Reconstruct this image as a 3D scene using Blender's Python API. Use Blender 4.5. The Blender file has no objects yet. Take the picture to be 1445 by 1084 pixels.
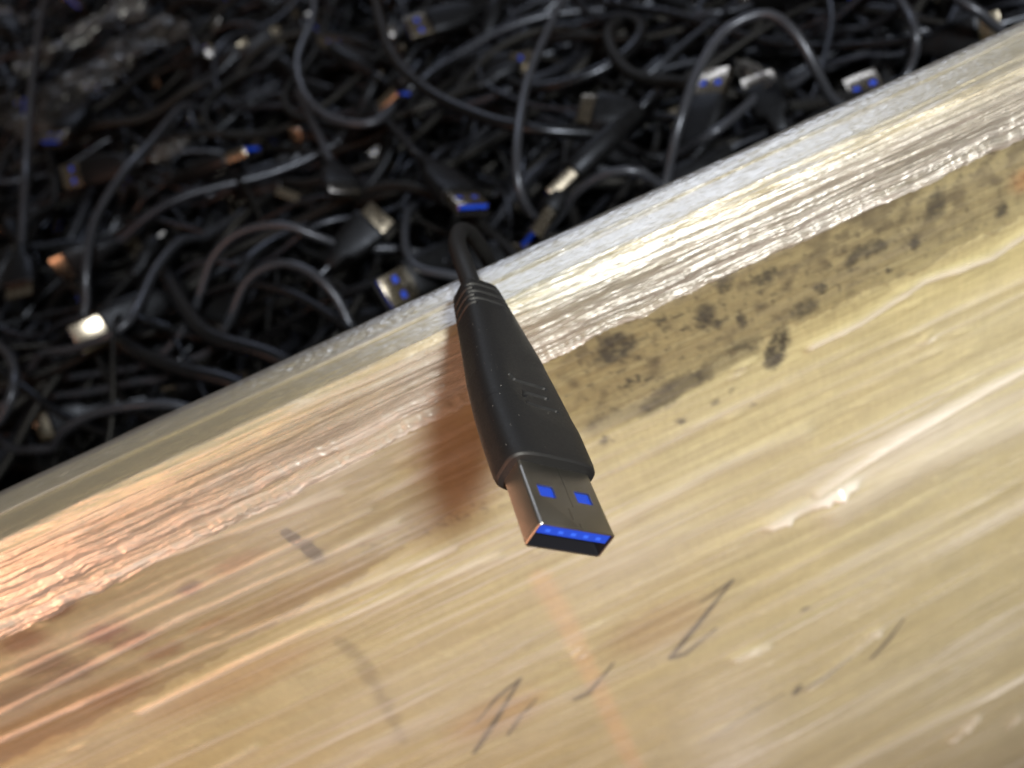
import bpy, bmesh, math, random
import numpy as np
from mathutils import Matrix, Vector

SC = bpy.context.scene
COL = SC.collection
rnd = random.Random(7)
RNG = np.random.default_rng(7)
CAMZ = 0.9025                       # height of the camera above the floor (m)
PITCH = math.radians(47.0)          # camera looks this far below the horizon
F, CX, CY = 1125.0, 722.5, 542.0    # focal length and centre in photo pixels

# ------------------------------------------------------------------ camera
_r = np.array([.9085, -.4179])      # the wall's edge direction in the picture
ex = np.array([1.0, 0, 0])
fw = np.array([0, math.cos(PITCH), -math.sin(PITCH)])
dn = np.array([0, -math.sin(PITCH), -math.cos(PITCH)])
# picture right / picture down as world vectors
right = _r[0] * ex - _r[1] * dn
down = _r[1] * ex + _r[0] * dn
right = _r[0] * ex + .4179 * dn
down = -.4179 * ex + _r[0] * dn
cam_d = bpy.data.cameras.new('camera')
cam = bpy.data.objects.new('camera', cam_d)
COL.objects.link(cam)
m = Matrix.Identity(4)
for i in range(3):
    m[i][0] = right[i]; m[i][1] = -down[i]; m[i][2] = -fw[i]
m[2][3] = CAMZ
cam.matrix_world = m
cam_d.sensor_width = 36.0
cam_d.lens = 36.0 * F / 1445.0
cam_d.clip_start = 0.005
cam_d.clip_end = 50
cam_d.dof.use_dof = True
cam_d.dof.focus_distance = 0.125
cam_d.dof.aperture_fstop = 14.0
SC.camera = cam

# ------------------------------------------------------------------ world, lamps
w = bpy.data.worlds.new('World'); SC.world = w; w.use_nodes = True
bg = w.node_tree.nodes['Background']
bg.inputs[0].default_value = (1.0, 0.90, 0.76, 1)
bg.inputs[1].default_value = 0.08
SC.view_settings.view_transform = 'Standard'
SC.view_settings.look = 'None'
SC.view_settings.exposure = 0.0
SC.view_settings.gamma = 1.0
SC.cycles.max_bounces = 8
SC.cycles.transparent_max_bounces = 16
SC.cycles.sample_clamp_indirect = 4.0


def lamp(name, loc, target, size, power, color):
    d = bpy.data.lights.new(name, 'AREA')
    d.shape = 'RECTANGLE'; d.size, d.size_y = size
    d.energy = power; d.color = color
    o = bpy.data.objects.new(name, d); COL.objects.link(o)
    o.location = loc
    o.rotation_euler = (Vector(target) - Vector(loc)).to_track_quat('-Z', 'Y').to_euler()
    return o


TGT = (0, .11, .77)
lamp('hall_lamp', (0.27, -0.47, 1.41), (.12, .06, .66), (.15, .11), 2.3, (1.0, .985, .90)).data.spread = math.radians(66)
lamp('warm_lamp', (-0.62, -0.42, 0.90), (-.12, .11, .72), (.80, .55), 7.0, (1.0, .45, .25))
lamp('tube_lamp', (0.60, 2.00, 2.30), (0, .35, .72), (1.6, .2), 10, (.78, .85, 1.0))


# ------------------------------------------------------------------ picture -> place (mm from the camera)
def ray(px, py):
    return ((px - CX) / F) * right + ((py - CY) / F) * down + fw


def proj(P):
    P = np.asarray(P, float)
    z = P @ fw
    return CX + F * (P @ right) / z, CY + F * (P @ down) / z


def at_z(px, py, z):
    d = ray(px, py)
    return d * (z / d[2])


def wall_y(z):
    s = np.clip(-(np.asarray(z, float) + 102.5), 0, 800)
    return 113.8 - 45 * np.sin(np.pi * s / 800)


def on_wall(px, py):
    d = ray(px, py)
    lo, hi = 60.0, 900.0
    for _ in range(60):
        mid = (lo + hi) / 2
        p = d * mid
        if p[1] < wall_y(p[2]): lo = mid
        else: hi = mid
    return d * lo


def W(p):
    p = np.asarray(p, float)
    return np.stack([p[..., 0] / 1000, p[..., 1] / 1000, CAMZ + p[..., 2] / 1000], -1)


# ------------------------------------------------------------------ noise
def perlin(x, y, seed=0):
    tab = np.random.default_rng(seed).random((256, 256)) * 2 * np.pi
    xi = np.floor(x).astype(int); yi = np.floor(y).astype(int)
    xf = x - xi; yf = y - yi
    u = xf * xf * xf * (xf * (xf * 6 - 15) + 10); v = yf * yf * yf * (yf * (yf * 6 - 15) + 10)

    def g(a, b, dx, dy):
        t = tab[a % 256, b % 256]
        return np.cos(t) * dx + np.sin(t) * dy
    a = g(xi, yi, xf, yf); b = g(xi + 1, yi, xf - 1, yf)
    c = g(xi, yi + 1, xf, yf - 1); d = g(xi + 1, yi + 1, xf - 1, yf - 1)
    return ((a + u * (b - a)) + v * ((c + u * (d - c)) - (a + u * (b - a)))) * 1.41


def fbm(x, y, o=4, seed=0, gain=.5):
    r = 0; a = 1.0; n = 0
    for i in range(o):
        r = r + a * perlin(x * 2 ** i + 17.3 * i, y * 2 ** i + 9.1 * i, seed + i); n += a; a *= gain
    return r / n


def sstep(a, b, x):
    t = np.clip((x - a) / (b - a), 0, 1)
    return t * t * (3 - 2 * t)


# ------------------------------------------------------------------ objects
def link(name, me, mat=None, parent=None, loc=None):
    o = bpy.data.objects.new(name, me); COL.objects.link(o)
    if mat is not None and me is not None and len(me.materials) == 0: me.materials.append(mat)
    if parent is not None: o.parent = parent
    if loc is not None: o.location = loc
    return o


def thing(name, label, cat, loc, group=None):
    o = bpy.data.objects.new(name, None); COL.objects.link(o)
    o.location = loc; o.empty_display_size = .01
    o['label'] = label; o['category'] = cat
    if group: o['group'] = group
    return o


def mesh(name, V, faces, smooth=True):
    me = bpy.data.meshes.new(name)
    me.from_pydata([tuple(v) for v in V], [], [tuple(int(i) for i in f) for f in faces])
    if smooth: me.polygons.foreach_set('use_smooth', [True] * len(me.polygons))
    me.update()
    return me


def quad_mesh(name, V, Q, smooth=True):
    """fast all-quad mesh from arrays"""
    V = np.asarray(V, np.float32); Q = np.asarray(Q, np.int32)
    me = bpy.data.meshes.new(name)
    me.vertices.add(len(V)); me.vertices.foreach_set('co', V.ravel())
    me.loops.add(Q.size); me.loops.foreach_set('vertex_index', Q.ravel())
    me.polygons.add(len(Q))
    me.polygons.foreach_set('loop_start', np.arange(0, Q.size, 4, dtype=np.int32))
    me.polygons.foreach_set('loop_total', np.full(len(Q), 4, np.int32))
    me.update(calc_edges=True)
    me.polygons.foreach_set('use_smooth', [smooth] * len(Q))
    me.validate()
    return me


def grid_quads(nu, nv, close_u=False):
    iu = np.arange(nu if close_u else nu - 1); iv = np.arange(nv - 1)
    a, b = np.meshgrid(iu, iv, indexing='ij')
    a2 = (a + 1) % nu
    return np.stack([a * nv + b, a2 * nv + b, a2 * nv + b + 1, a * nv + b + 1], -1).reshape(-1, 4)


# ------------------------------------------------------------------ materials
def mat(name, base=(.5, .5, .5), rough=.5, metal=0.0, spec=.5, coat=0):
    m = bpy.data.materials.new(name); m.use_nodes = True
    b = m.node_tree.nodes['Principled BSDF']
    b.inputs['Base Color'].default_value = (*base, 1)
    b.inputs['Roughness'].default_value = rough
    b.inputs['Metallic'].default_value = metal
    b.inputs['Specular IOR Level'].default_value = spec
    b.inputs['Coat Weight'].default_value = coat
    return m


def N(m, t, **kw):
    n = m.node_tree.nodes.new(t)
    for k, v in kw.items():
        if k in ('inputs',):
            for i, x in v.items(): n.inputs[i].default_value = x
        else: setattr(n, k, v)
    return n


def sheen(m, c):
    m.node_tree.nodes['Principled BSDF'].inputs['Specular Tint'].default_value = (*c, 1)
    return m


def noise_rough(m, scale, lo, hi, bump=0.0, dist=.0001, col=None):
    nt = m.node_tree; b = nt.nodes['Principled BSDF']
    tc = N(m, 'ShaderNodeTexCoord')
    n = N(m, 'ShaderNodeTexNoise', inputs={'Scale': scale, 'Detail': 5.0, 'Roughness': .6})
    nt.links.new(tc.outputs['Object'], n.inputs['Vector'])
    mr = N(m, 'ShaderNodeMapRange', inputs={1: .3, 2: .7, 3: lo, 4: hi})
    nt.links.new(n.outputs['Fac'], mr.inputs[0]); nt.links.new(mr.outputs[0], b.inputs['Roughness'])
    if bump:
        bp = N(m, 'ShaderNodeBump', inputs={'Strength': bump, 'Distance': dist})
        nt.links.new(n.outputs['Fac'], bp.inputs['Height']); nt.links.new(bp.outputs[0], b.inputs['Normal'])
    if col:
        r = N(m, 'ShaderNodeValToRGB')
        r.color_ramp.elements[0].position = .3; r.color_ramp.elements[1].position = .7
        r.color_ramp.elements[0].color = (*col[0], 1); r.color_ramp.elements[1].color = (*col[1], 1)
        nt.links.new(n.outputs['Fac'], r.inputs[0]); nt.links.new(r.outputs[0], b.inputs['Base Color'])
    return m


M = {}
M['rubber'] = noise_rough(mat('black_rubber', (.010, .010, .011), .5, spec=.35), 2600, .45, .62, .35, .00006)
M['cord'] = noise_rough(mat('black_cord', (.003, .003, .0035), .36, spec=.5), 120, .24, .40, .12, .0003)
M['cord_grey'] = noise_rough(mat('slate_cord', (.010, .011, .015), .4, spec=.6), 120, .26, .42, .12, .0003)
M['grip'] = noise_rough(mat('black_plastic', (.003, .003, .0032), .5, spec=.3), 300, .38, .58, .2, .0002)
M['metal'] = noise_rough(mat('nickel', (.36, .33, .285), .24, 1.0), 900, .20, .30, .03, .00002)
M['metal_dark'] = noise_rough(mat('dull_nickel', (.37, .355, .325), .38, 1.0), 250, .33, .42, .02, .00001)
M['blue'] = mat('blue_plastic', (.008, .05, .50), .5, spec=.5)
M['contact'] = mat('contact_blue', (.03, .12, .80), .35, .0)
M['gold'] = mat('gold_contact', (.8, .55, .2), .25, 1.0)
M['dust'] = mat('dust', (.62, .60, .56), .8)
M['ink'] = mat('marker_ink', (.10, .09, .055), .7, spec=.2)
M['concrete'] = noise_rough(mat('concrete', (.3, .29, .27), .8), 6, .7, .9, .3, .002, ((.22, .21, .20), (.34, .33, .31)))
M['wood'] = noise_rough(mat('plain_board', (.42, .33, .2), .7), 20, .6, .8, .2, .001, ((.34, .26, .14), (.45, .36, .2)))
for k in ('cord', 'cord_grey', 'grip'): sheen(M[k], (.72, .80, 1.0))  # cool lamp tint put into the cords' reflections
M['cord_lit'] = sheen(noise_rough(mat('lit_slate_cord', (.024, .026, .033), .4, spec=.6), 120, .28, .42, .12, .0003), (.75, .82, 1.0))  # lighter copy: bright highlights put into these cords' colour
M['cord_matt'] = mat('matt_cord', (.004, .004, .0045), .55, spec=.25)
M['deep'] = mat('matt_black_cord', (.003, .003, .0035), .48, spec=.32)
M['metal_shade'] = mat('shaded_metal', (.05, .05, .06), .5, .8)  # shade inside the plug shells, painted as darker metal

mb = mat('stained_board', (.4, .3, .16), .62, spec=.25)
nt = mb.node_tree; at = N(mb, 'ShaderNodeAttribute', attribute_name='grime_and_light')
tc = N(mb, 'ShaderNodeTexCoord')
mp = N(mb, 'ShaderNodeMapping', inputs={'Scale': (900, 900, 260)})
nz = N(mb, 'ShaderNodeTexNoise', inputs={'Scale': 1.0, 'Detail': 6.0})
nt.links.new(tc.outputs['Object'], mp.inputs[0]); nt.links.new(mp.outputs[0], nz.inputs['Vector'])
mr = N(mb, 'ShaderNodeMapRange', inputs={1: .25, 2: .75, 3: .88, 4: 1.08}); nt.links.new(nz.outputs['Fac'], mr.inputs[0])
mx = N(mb, 'ShaderNodeVectorMath', operation='SCALE')
nt.links.new(at.outputs['Color'], mx.inputs[0]); nt.links.new(mr.outputs[0], mx.inputs['Scale'])
nt.links.new(mx.outputs[0], nt.nodes['Principled BSDF'].inputs['Base Color'])
bp = N(mb, 'ShaderNodeBump', inputs={'Strength': .2, 'Distance': .0002})
nt.links.new(nz.outputs['Fac'], bp.inputs['Height']); nt.links.new(bp.outputs[0], nt.nodes['Principled BSDF'].inputs['Normal'])
M['board'] = mb


def film_mat(name, scale, rough, bump, gloss=.10, tint=(.96, .95, .92)):
    m = bpy.data.materials.new(name); m.use_nodes = True
    nt = m.node_tree; nt.nodes.clear()
    out = N(m, 'ShaderNodeOutputMaterial')
    tr = N(m, 'ShaderNodeBsdfTransparent', inputs={0: (*tint, 1)})
    di = N(m, 'ShaderNodeBsdfDiffuse', inputs={0: (.80, .80, .79, 1)})
    tl = N(m, 'ShaderNodeBsdfTranslucent', inputs={0: (.80, .80, .78, 1)})
    hz = N(m, 'ShaderNodeMixShader', inputs={0: .35})
    gl = N(m, 'ShaderNodeBsdfGlossy', inputs={'Color': (1, 1, 1, 1), 'Roughness': rough})
    at = N(m, 'ShaderNodeAttribute', attribute_name='haze')
    a = N(m, 'ShaderNodeMixShader'); b = N(m, 'ShaderNodeMixShader')
    tc = N(m, 'ShaderNodeTexCoord'); mp = N(m, 'ShaderNodeMapping', inputs={'Scale': scale})
    nz = N(m, 'ShaderNodeTexNoise', inputs={'Scale': 1.0, 'Detail': 4.0, 'Roughness': .6})
    bp = N(m, 'ShaderNodeBump', inputs={'Strength': bump, 'Distance': .0004})
    lw = N(m, 'ShaderNodeLayerWeight', inputs={0: .35})
    ad = N(m, 'ShaderNodeMath', operation='MULTIPLY_ADD', inputs={1: .45, 2: gloss})
    L = nt.links.new
    L(tc.outputs['Object'], mp.inputs[0]); L(mp.outputs[0], nz.inputs['Vector'])
    L(nz.outputs['Fac'], bp.inputs['Height'])
    for n in (di, gl, lw): L(bp.outputs[0], n.inputs['Normal'])
    L(lw.outputs['Fresnel'], ad.inputs[0])
    L(di.outputs[0], hz.inputs[1]); L(tl.outputs[0], hz.inputs[2])
    L(at.outputs['Fac'], a.inputs[0]); L(tr.outputs[0], a.inputs[1]); L(hz.outputs[0], a.inputs[2])
    L(ad.outputs[0], b.inputs[0]); L(a.outputs[0], b.inputs[1]); L(gl.outputs[0], b.inputs[2])
    L(b.outputs[0], out.inputs[0])
    return m


M['film'] = film_mat('stretch_film', (60, 500, 900), .20, .5, .05)
M['film_rim'] = film_mat('gathered_film', (260, 900, 900), .30, .7, .05)
M['bag'] = film_mat('clear_bag', (120, 120, 120), .22, .25, .008, (.7, .7, .74))


def fattr(me, name, arr):
    a = me.attributes.new(name, 'FLOAT', 'POINT'); a.data.foreach_set('value', np.asarray(arr, np.float32).ravel())


# ------------------------------------------------------------------ the setting: floor
V = W([(-3000, -2500, -902.5), (3000, -2500, -902.5), (3000, 3500, -902.5), (-3000, 3500, -902.5)])
fl = link('floor', mesh('floor', V, [(0, 1, 2, 3)]), M['concrete']); fl['kind'] = 'structure'

# ------------------------------------------------------------------ the box
TOPZ = -102.9
box = thing('wooden_box', 'large open wooden box with a mould stained board side under film', 'box', W((0, 500, -902.5)))
BL = np.array(box.location)


def boxloc(P): return W(P) - BL


# front board: a fine grid whose stains and painted light are a colour attribute
xs = np.arange(-215, 216, .75); ss = np.concatenate([np.arange(0, 400, .75), np.linspace(400, 799, 60)])
XX, SS = np.meshgrid(xs, ss, indexing='ij'); ZZ = TOPZ - SS
YY = wall_y(ZZ)
base = np.array([.475, .45, .268])
colr = np.empty(XX.shape + (3,)); colr[:] = base
g = fbm(XX / 22, SS / 9, 4, 11)
colr *= (1 + .16 * g)[..., None]
g2 = fbm(XX / 60, SS / 60, 3, 5)
colr *= 1 + g2[..., None] * np.array([.02, .06, .16])
fib = fbm(XX / 5, SS / 26, 3, 8)
colr *= (1 + .07 * fib)[..., None]


def dirt_and_light(mask, c, k=1.0):
    global colr
    mm = np.clip(mask * k, 0, 1)[..., None]
    colr = colr * (1 - mm) + np.array(c) * mm


WX = fbm(XX / 4, SS / 4, 5, 31, .65); WZ = fbm(XX / 4, SS / 4, 5, 47, .65)


def blob(px, py, a, b, rot=0, warp=2.0, soft=.35):
    p = on_wall(px, py); cx, cs = p[0], TOPZ - p[2]
    dx = XX - cx + warp * WX; ds = SS - cs + warp * WZ
    c, s = math.cos(rot), math.sin(rot)
    u = (c * dx + s * ds) / a; v = (-s * dx + c * ds) / b
    return 1 - sstep(1 - soft, 1 + soft, np.sqrt(u * u + v * v))


def band(pts, wd, warp=1.6, soft=.4):
    P = [on_wall(*p) for p in pts]
    d = np.full(XX.shape, 1e9)
    X = XX + warp * WX; S = SS + warp * WZ
    for p, q in zip(P[:-1], P[1:]):
        a = np.array([p[0], TOPZ - p[2]]); e = np.array([q[0], TOPZ - q[2]]) - a
        t = np.clip(((X - a[0]) * e[0] + (S - a[1]) * e[1]) / (e @ e), 0, 1)
        d = np.minimum(d, np.hypot(X - a[0] - t * e[0], S - a[1] - t * e[1]))
    return 1 - sstep(wd * (1 - soft), wd * (1 + soft), d)


MOULD = (.040, .037, .026); GREY = (.16, .14, .085); BROWN = (.15, .07, .02)
mott = sstep(.02, .45, fbm(XX / 4.5, SS / 4.5, 4, 71)); fine = sstep(.15, .5, fbm(XX / 1.7, SS / 1.7, 3, 91))
zone = band([(850, 520), (1000, 440), (1150, 380), (1300, 300), (1445, 230)], 12, 3, .6)
dirt_and_light(zone, (.24, .20, .12), .35); dirt_and_light(zone * mott, GREY, .9); dirt_and_light(zone * fine, MOULD, .7)
zone2 = band([(1180, 330), (1300, 280), (1445, 215)], 9, 3, .6)
dirt_and_light(zone2 * sstep(-.15, .3, fbm(XX / 6, SS / 6, 4, 171)), GREY, .8)
dirt_and_light(band([(838, 602), (924, 568), (979, 535), (1060, 487)], 2.6, 2.2, .5) * (.5 + .5 * mott), MOULD, .9)
dirt_and_light(band([(924, 568), (990, 530)], 2.6, 2.2), MOULD, .55)
for px, py, a, b, r, k in [(868, 492, 4.4, 3.6, 0, .62), (996, 446, 2.1, 3.4, .4, .8), (1014, 457, 1.1, 1.4, 0, .7), (968, 462, 1.0, .8, 0, .6),
                           (932, 454, 1.4, .9, .5, .6), (1047, 452, .9, 2.2, 0, .6), (1046, 440, .7, .9, 0, .6), (1097, 490, 2.6, 5.4, .45, .78),
                           (1090, 512, 2.4, 2.0, 0, .5), (1134, 436, 3.2, 2.2, 0, .5), (1160, 407, 1.6, 1.4, 0, .6), (888, 539, .6, .6, 0, .8),
                           (902, 533, .8, .7, 0, .85), (916, 536, .7, .5, 0, .85), (876, 548, .6, .4, 0, .8), (884, 546, .4, .7, 0, .8),
                           (1010, 568, 1.4, 1.2, 0, .5), (960, 593, 1.4, .9, .4, .5), (852, 622, 1.0, 1.2, 0, .7), (864, 622, .6, .5, 0, .6),
                           (1063, 573, 1.0, .8, 0, .35), (1031, 551, .9, .9, 0, .35), (1235, 350, 3.2, 1.8, .3, .5), (1290, 342, 1.2, 1.6, 0, .7),
                           (1412, 295, 1.4, 1.6, 0, .6), (1320, 290, 2.4, 3.4, 0, .5), (1205, 365, 1.6, 3.0, .5, .5), (1022, 400, 2.2, 2.4, 0, .5),
                           (1080, 392, 2.8, 1.8, 0, .5), (1255, 380, .9, .7, 0, .5), (1150, 300, 3.5, 1.6, 0, .45)]:
    dirt_and_light(blob(px, py, a, b, r, 1.8, .28) * (.55 + .5 * sstep(-.35, .25, fbm(XX / 1.3, SS / 1.3, 3, 77))), MOULD, min(1, k * 1.7))
dirt_and_light(blob(1447, 252, 3, 2.4, 0, 2, .8), (.62, .30, .12), .45)
for px, py, a, b, c, k in [(412, 758, 1.0, 1.7, MOULD, .85), (428, 768, 1.8, 1.2, MOULD, .85), (446, 783, 1.8, 2.0, MOULD, .8), (265, 831, 2.6, 1.6, (.17, .09, .06), .7),
                           (78, 862, 4.2, 2.2, BROWN, .7), (148, 893, 5, 2.4, (.24, .075, .02), .75), (62, 938, 5.5, 3, BROWN, .5), (188, 905, 5, 2.2, (.22, .09, .03), .55),
                           (105, 950, 7, 2.5, BROWN, .5), (30, 905, 5, 3, (.24, .10, .03), .5), (230, 920, 4, 2.2, (.3, .15, .05), .4), (170, 975, 8, 2.6, (.3, .16, .06), .45),
                           (20, 985, 8, 3.2, BROWN, .4), (300, 880, 5, 1.5, (.3, .16, .07), .35), (930, 885, 16, 9, (.36, .27, .14), .42), (640, 640, 9, 14, (.42, .25, .11), .25),  # the tall soft patch paints the draped plug's shadow into the board
                           (335, 795, 6, 2, (.40, .24, .09), .5), (700, 1010, 14, 8, (.40, .26, .12), .4), (60, 1030, 26, 7, (.40, .24, .10), .35), (330, 960, 22, 6, (.40, .25, .11), .3), (420, 840, 18, 4, (.38, .25, .11), .3)]:
    dirt_and_light(blob(px, py, a, b, 0, 2.0, .55), c, min(.95, k * 1.5))
dirt_and_light(band([(520, 772), (610, 742), (700, 708)], 2.2, 1.0, .5) * sstep(.1, .35, fbm(XX / 1.1, SS / 1.1, 2, 131)), GREY, .75)
dirt_and_light(band([(478, 905), (505, 925), (540, 985), (568, 1044)], 1.6, 2.4, .7), GREY, .45)
dirt_and_light(band([(762, 815), (800, 880), (850, 985), (900, 1090)], 2.6, 1.2, .6), (.74, .48, .29), .36)  # peach reflection on the film, painted into the board colour
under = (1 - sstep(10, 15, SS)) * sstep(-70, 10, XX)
dirt_and_light(under, (.25, .24, .20), .62)
dirt_and_light(under * sstep(-.25, .35, fbm(XX / 26, SS / 2.2, 4, 181)), (.13, .125, .09), .8)
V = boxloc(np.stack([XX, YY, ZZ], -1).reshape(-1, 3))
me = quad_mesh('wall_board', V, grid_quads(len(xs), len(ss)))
a = me.attributes.new('grime_and_light', 'FLOAT_COLOR', 'POINT')
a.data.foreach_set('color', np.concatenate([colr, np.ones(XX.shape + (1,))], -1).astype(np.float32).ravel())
# the board's top edge and inner face close the board
yin = 127.0
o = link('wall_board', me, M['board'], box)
me.flip_normals()
bm = bmesh.new()
prof = [(113.8, TOPZ - .02), (114.2, TOPZ + .3), (126.6, TOPZ + .3), (yin, TOPZ), (yin, -902)]
xx = np.linspace(-215, 215, 90)
P = np.array([[(x, y, z) for (y, z) in prof] for x in xx])
P[:, 1:3, 2] += .25 * fbm(np.repeat(xx[:, None], 2, 1) / 4, np.array([[0, 5.]] * 90), 3, 3)
edge = link('board_edge', quad_mesh('board_edge', boxloc(P.reshape(-1, 3)), grid_quads(90, 5)), None, box)
pm = noise_rough(mat('board_edge_wood', (.5, .39, .17), .6, spec=.25), 60, .5, .75, .3, .0003, ((.38, .33, .18), (.52, .47, .28)))
edge.data.materials.append(pm)


def slab(name, x0, x1, y0, y1, z0, z1, m):
    V = boxloc([(x, y, z) for x in (x0, x1) for y in (y0, y1) for z in (z0, z1)])
    Fc = [(0, 1, 3, 2), (4, 6, 7, 5), (0, 4, 5, 1), (2, 3, 7, 6), (0, 2, 6, 4), (1, 5, 7, 3)]
    return link(name, mesh(name, V, Fc, False), m, box)


slab('wall_board', -640, -215.2, 100, 127, -902, TOPZ, M['wood'])
slab('wall_board', 215.2, 640, 100, 127, -902, TOPZ, M['wood'])
slab('wall_board', -655, -640.2, 113, 1140, -902, TOPZ, M['wood'])
slab('wall_board', 640.2, 655, 113, 1140, -902, TOPZ, M['wood'])
slab('wall_board', -655, 655, 1140.2, 1155, -902, TOPZ, M['wood'])
slab('floor_board', -640, 640, 127.2, 1140, -902, -885, M['wood'])

# marker strokes written on the board, under the film


def stroke(pts, wd):
    P = np.array([on_wall(*p) for p in pts])
    t = np.linspace(0, len(P) - 1, 8 * (len(P) - 1) + 1)
    Q = np.stack([np.interp(t, range(len(P)), P[:, i]) for i in range(3)], -1)
    T = np.gradient(Q, axis=0); T /= np.linalg.norm(T, axis=1)[:, None]
    nrm = np.array([0, -1, .1]); S = np.cross(T, nrm); S /= np.linalg.norm(S, axis=1)[:, None]
    k = np.linspace(0, 1, len(Q)); ww = wd * (.55 + .45 * np.sin(np.pi * np.clip(k * 1.1 + .1, 0, 1)))[:, None] / 2
    R = np.stack([Q - S * ww, Q + S * ww], 1)
    R[..., 1] = wall_y(R[..., 2]) - .12
    link('marker_stroke', quad_mesh('marker_stroke', boxloc(R.reshape(-1, 3)), grid_quads(len(Q), 2)), M['ink'], box)


for pts, wd in [([(944, 930), (985, 880), (1035, 817)], 1.5), ([(1033, 818), (1012, 834), (988, 850)], .7), ([(944, 930), (968, 922), (1011, 886)], 1.2),
                ([(668, 1064), (700, 1015), (735, 956)], 1.3), ([(733, 958), (700, 985), (672, 1020)], .8), ([(716, 1038), (735, 1010), (757, 986)], .9),
                ([(808, 988), (830, 978), (866, 935)], 1.3), ([(1121, 980), (1129, 966)], 2.0), ([(1132, 974), (1165, 955), (1202, 927)], 1.2),
                ([(1228, 930), (1252, 905), (1276, 872)], 1.3), ([(1002, 1045), (1060, 1005), (1108, 978)], .8), ([(1130, 862), (1142, 856)], 1.0)]:
    stroke(pts, wd * 1.5)
for pts, wd in [([(399, 747), (418, 763), (430, 770)], 2.6), ([(428, 768), (442, 780), (453, 791)], 3.2)]:
    stroke(pts, wd)

# ------------------------------------------------------------------ stretch film
film = thing('stretch_film', 'clear wrinkled stretch film wrapped over the board side and gathered along its rim', 'plastic film', W((0, 112, -300)))
FL = np.array(film.location)


def frame(P2):
    d = np.gradient(P2, axis=0); d /= np.linalg.norm(d, axis=1)[:, None]
    return np.stack([d[:, 1], -d[:, 0]], -1)


def resample(P, n):
    P = np.asarray(P, float); d = np.r_[0, np.cumsum(np.linalg.norm(np.diff(P, axis=0), axis=1))]
    t = np.linspace(0, d[-1], n)
    return np.stack([np.interp(t, d, P[:, i]) for i in range(P.shape[1])], -1), t


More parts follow.
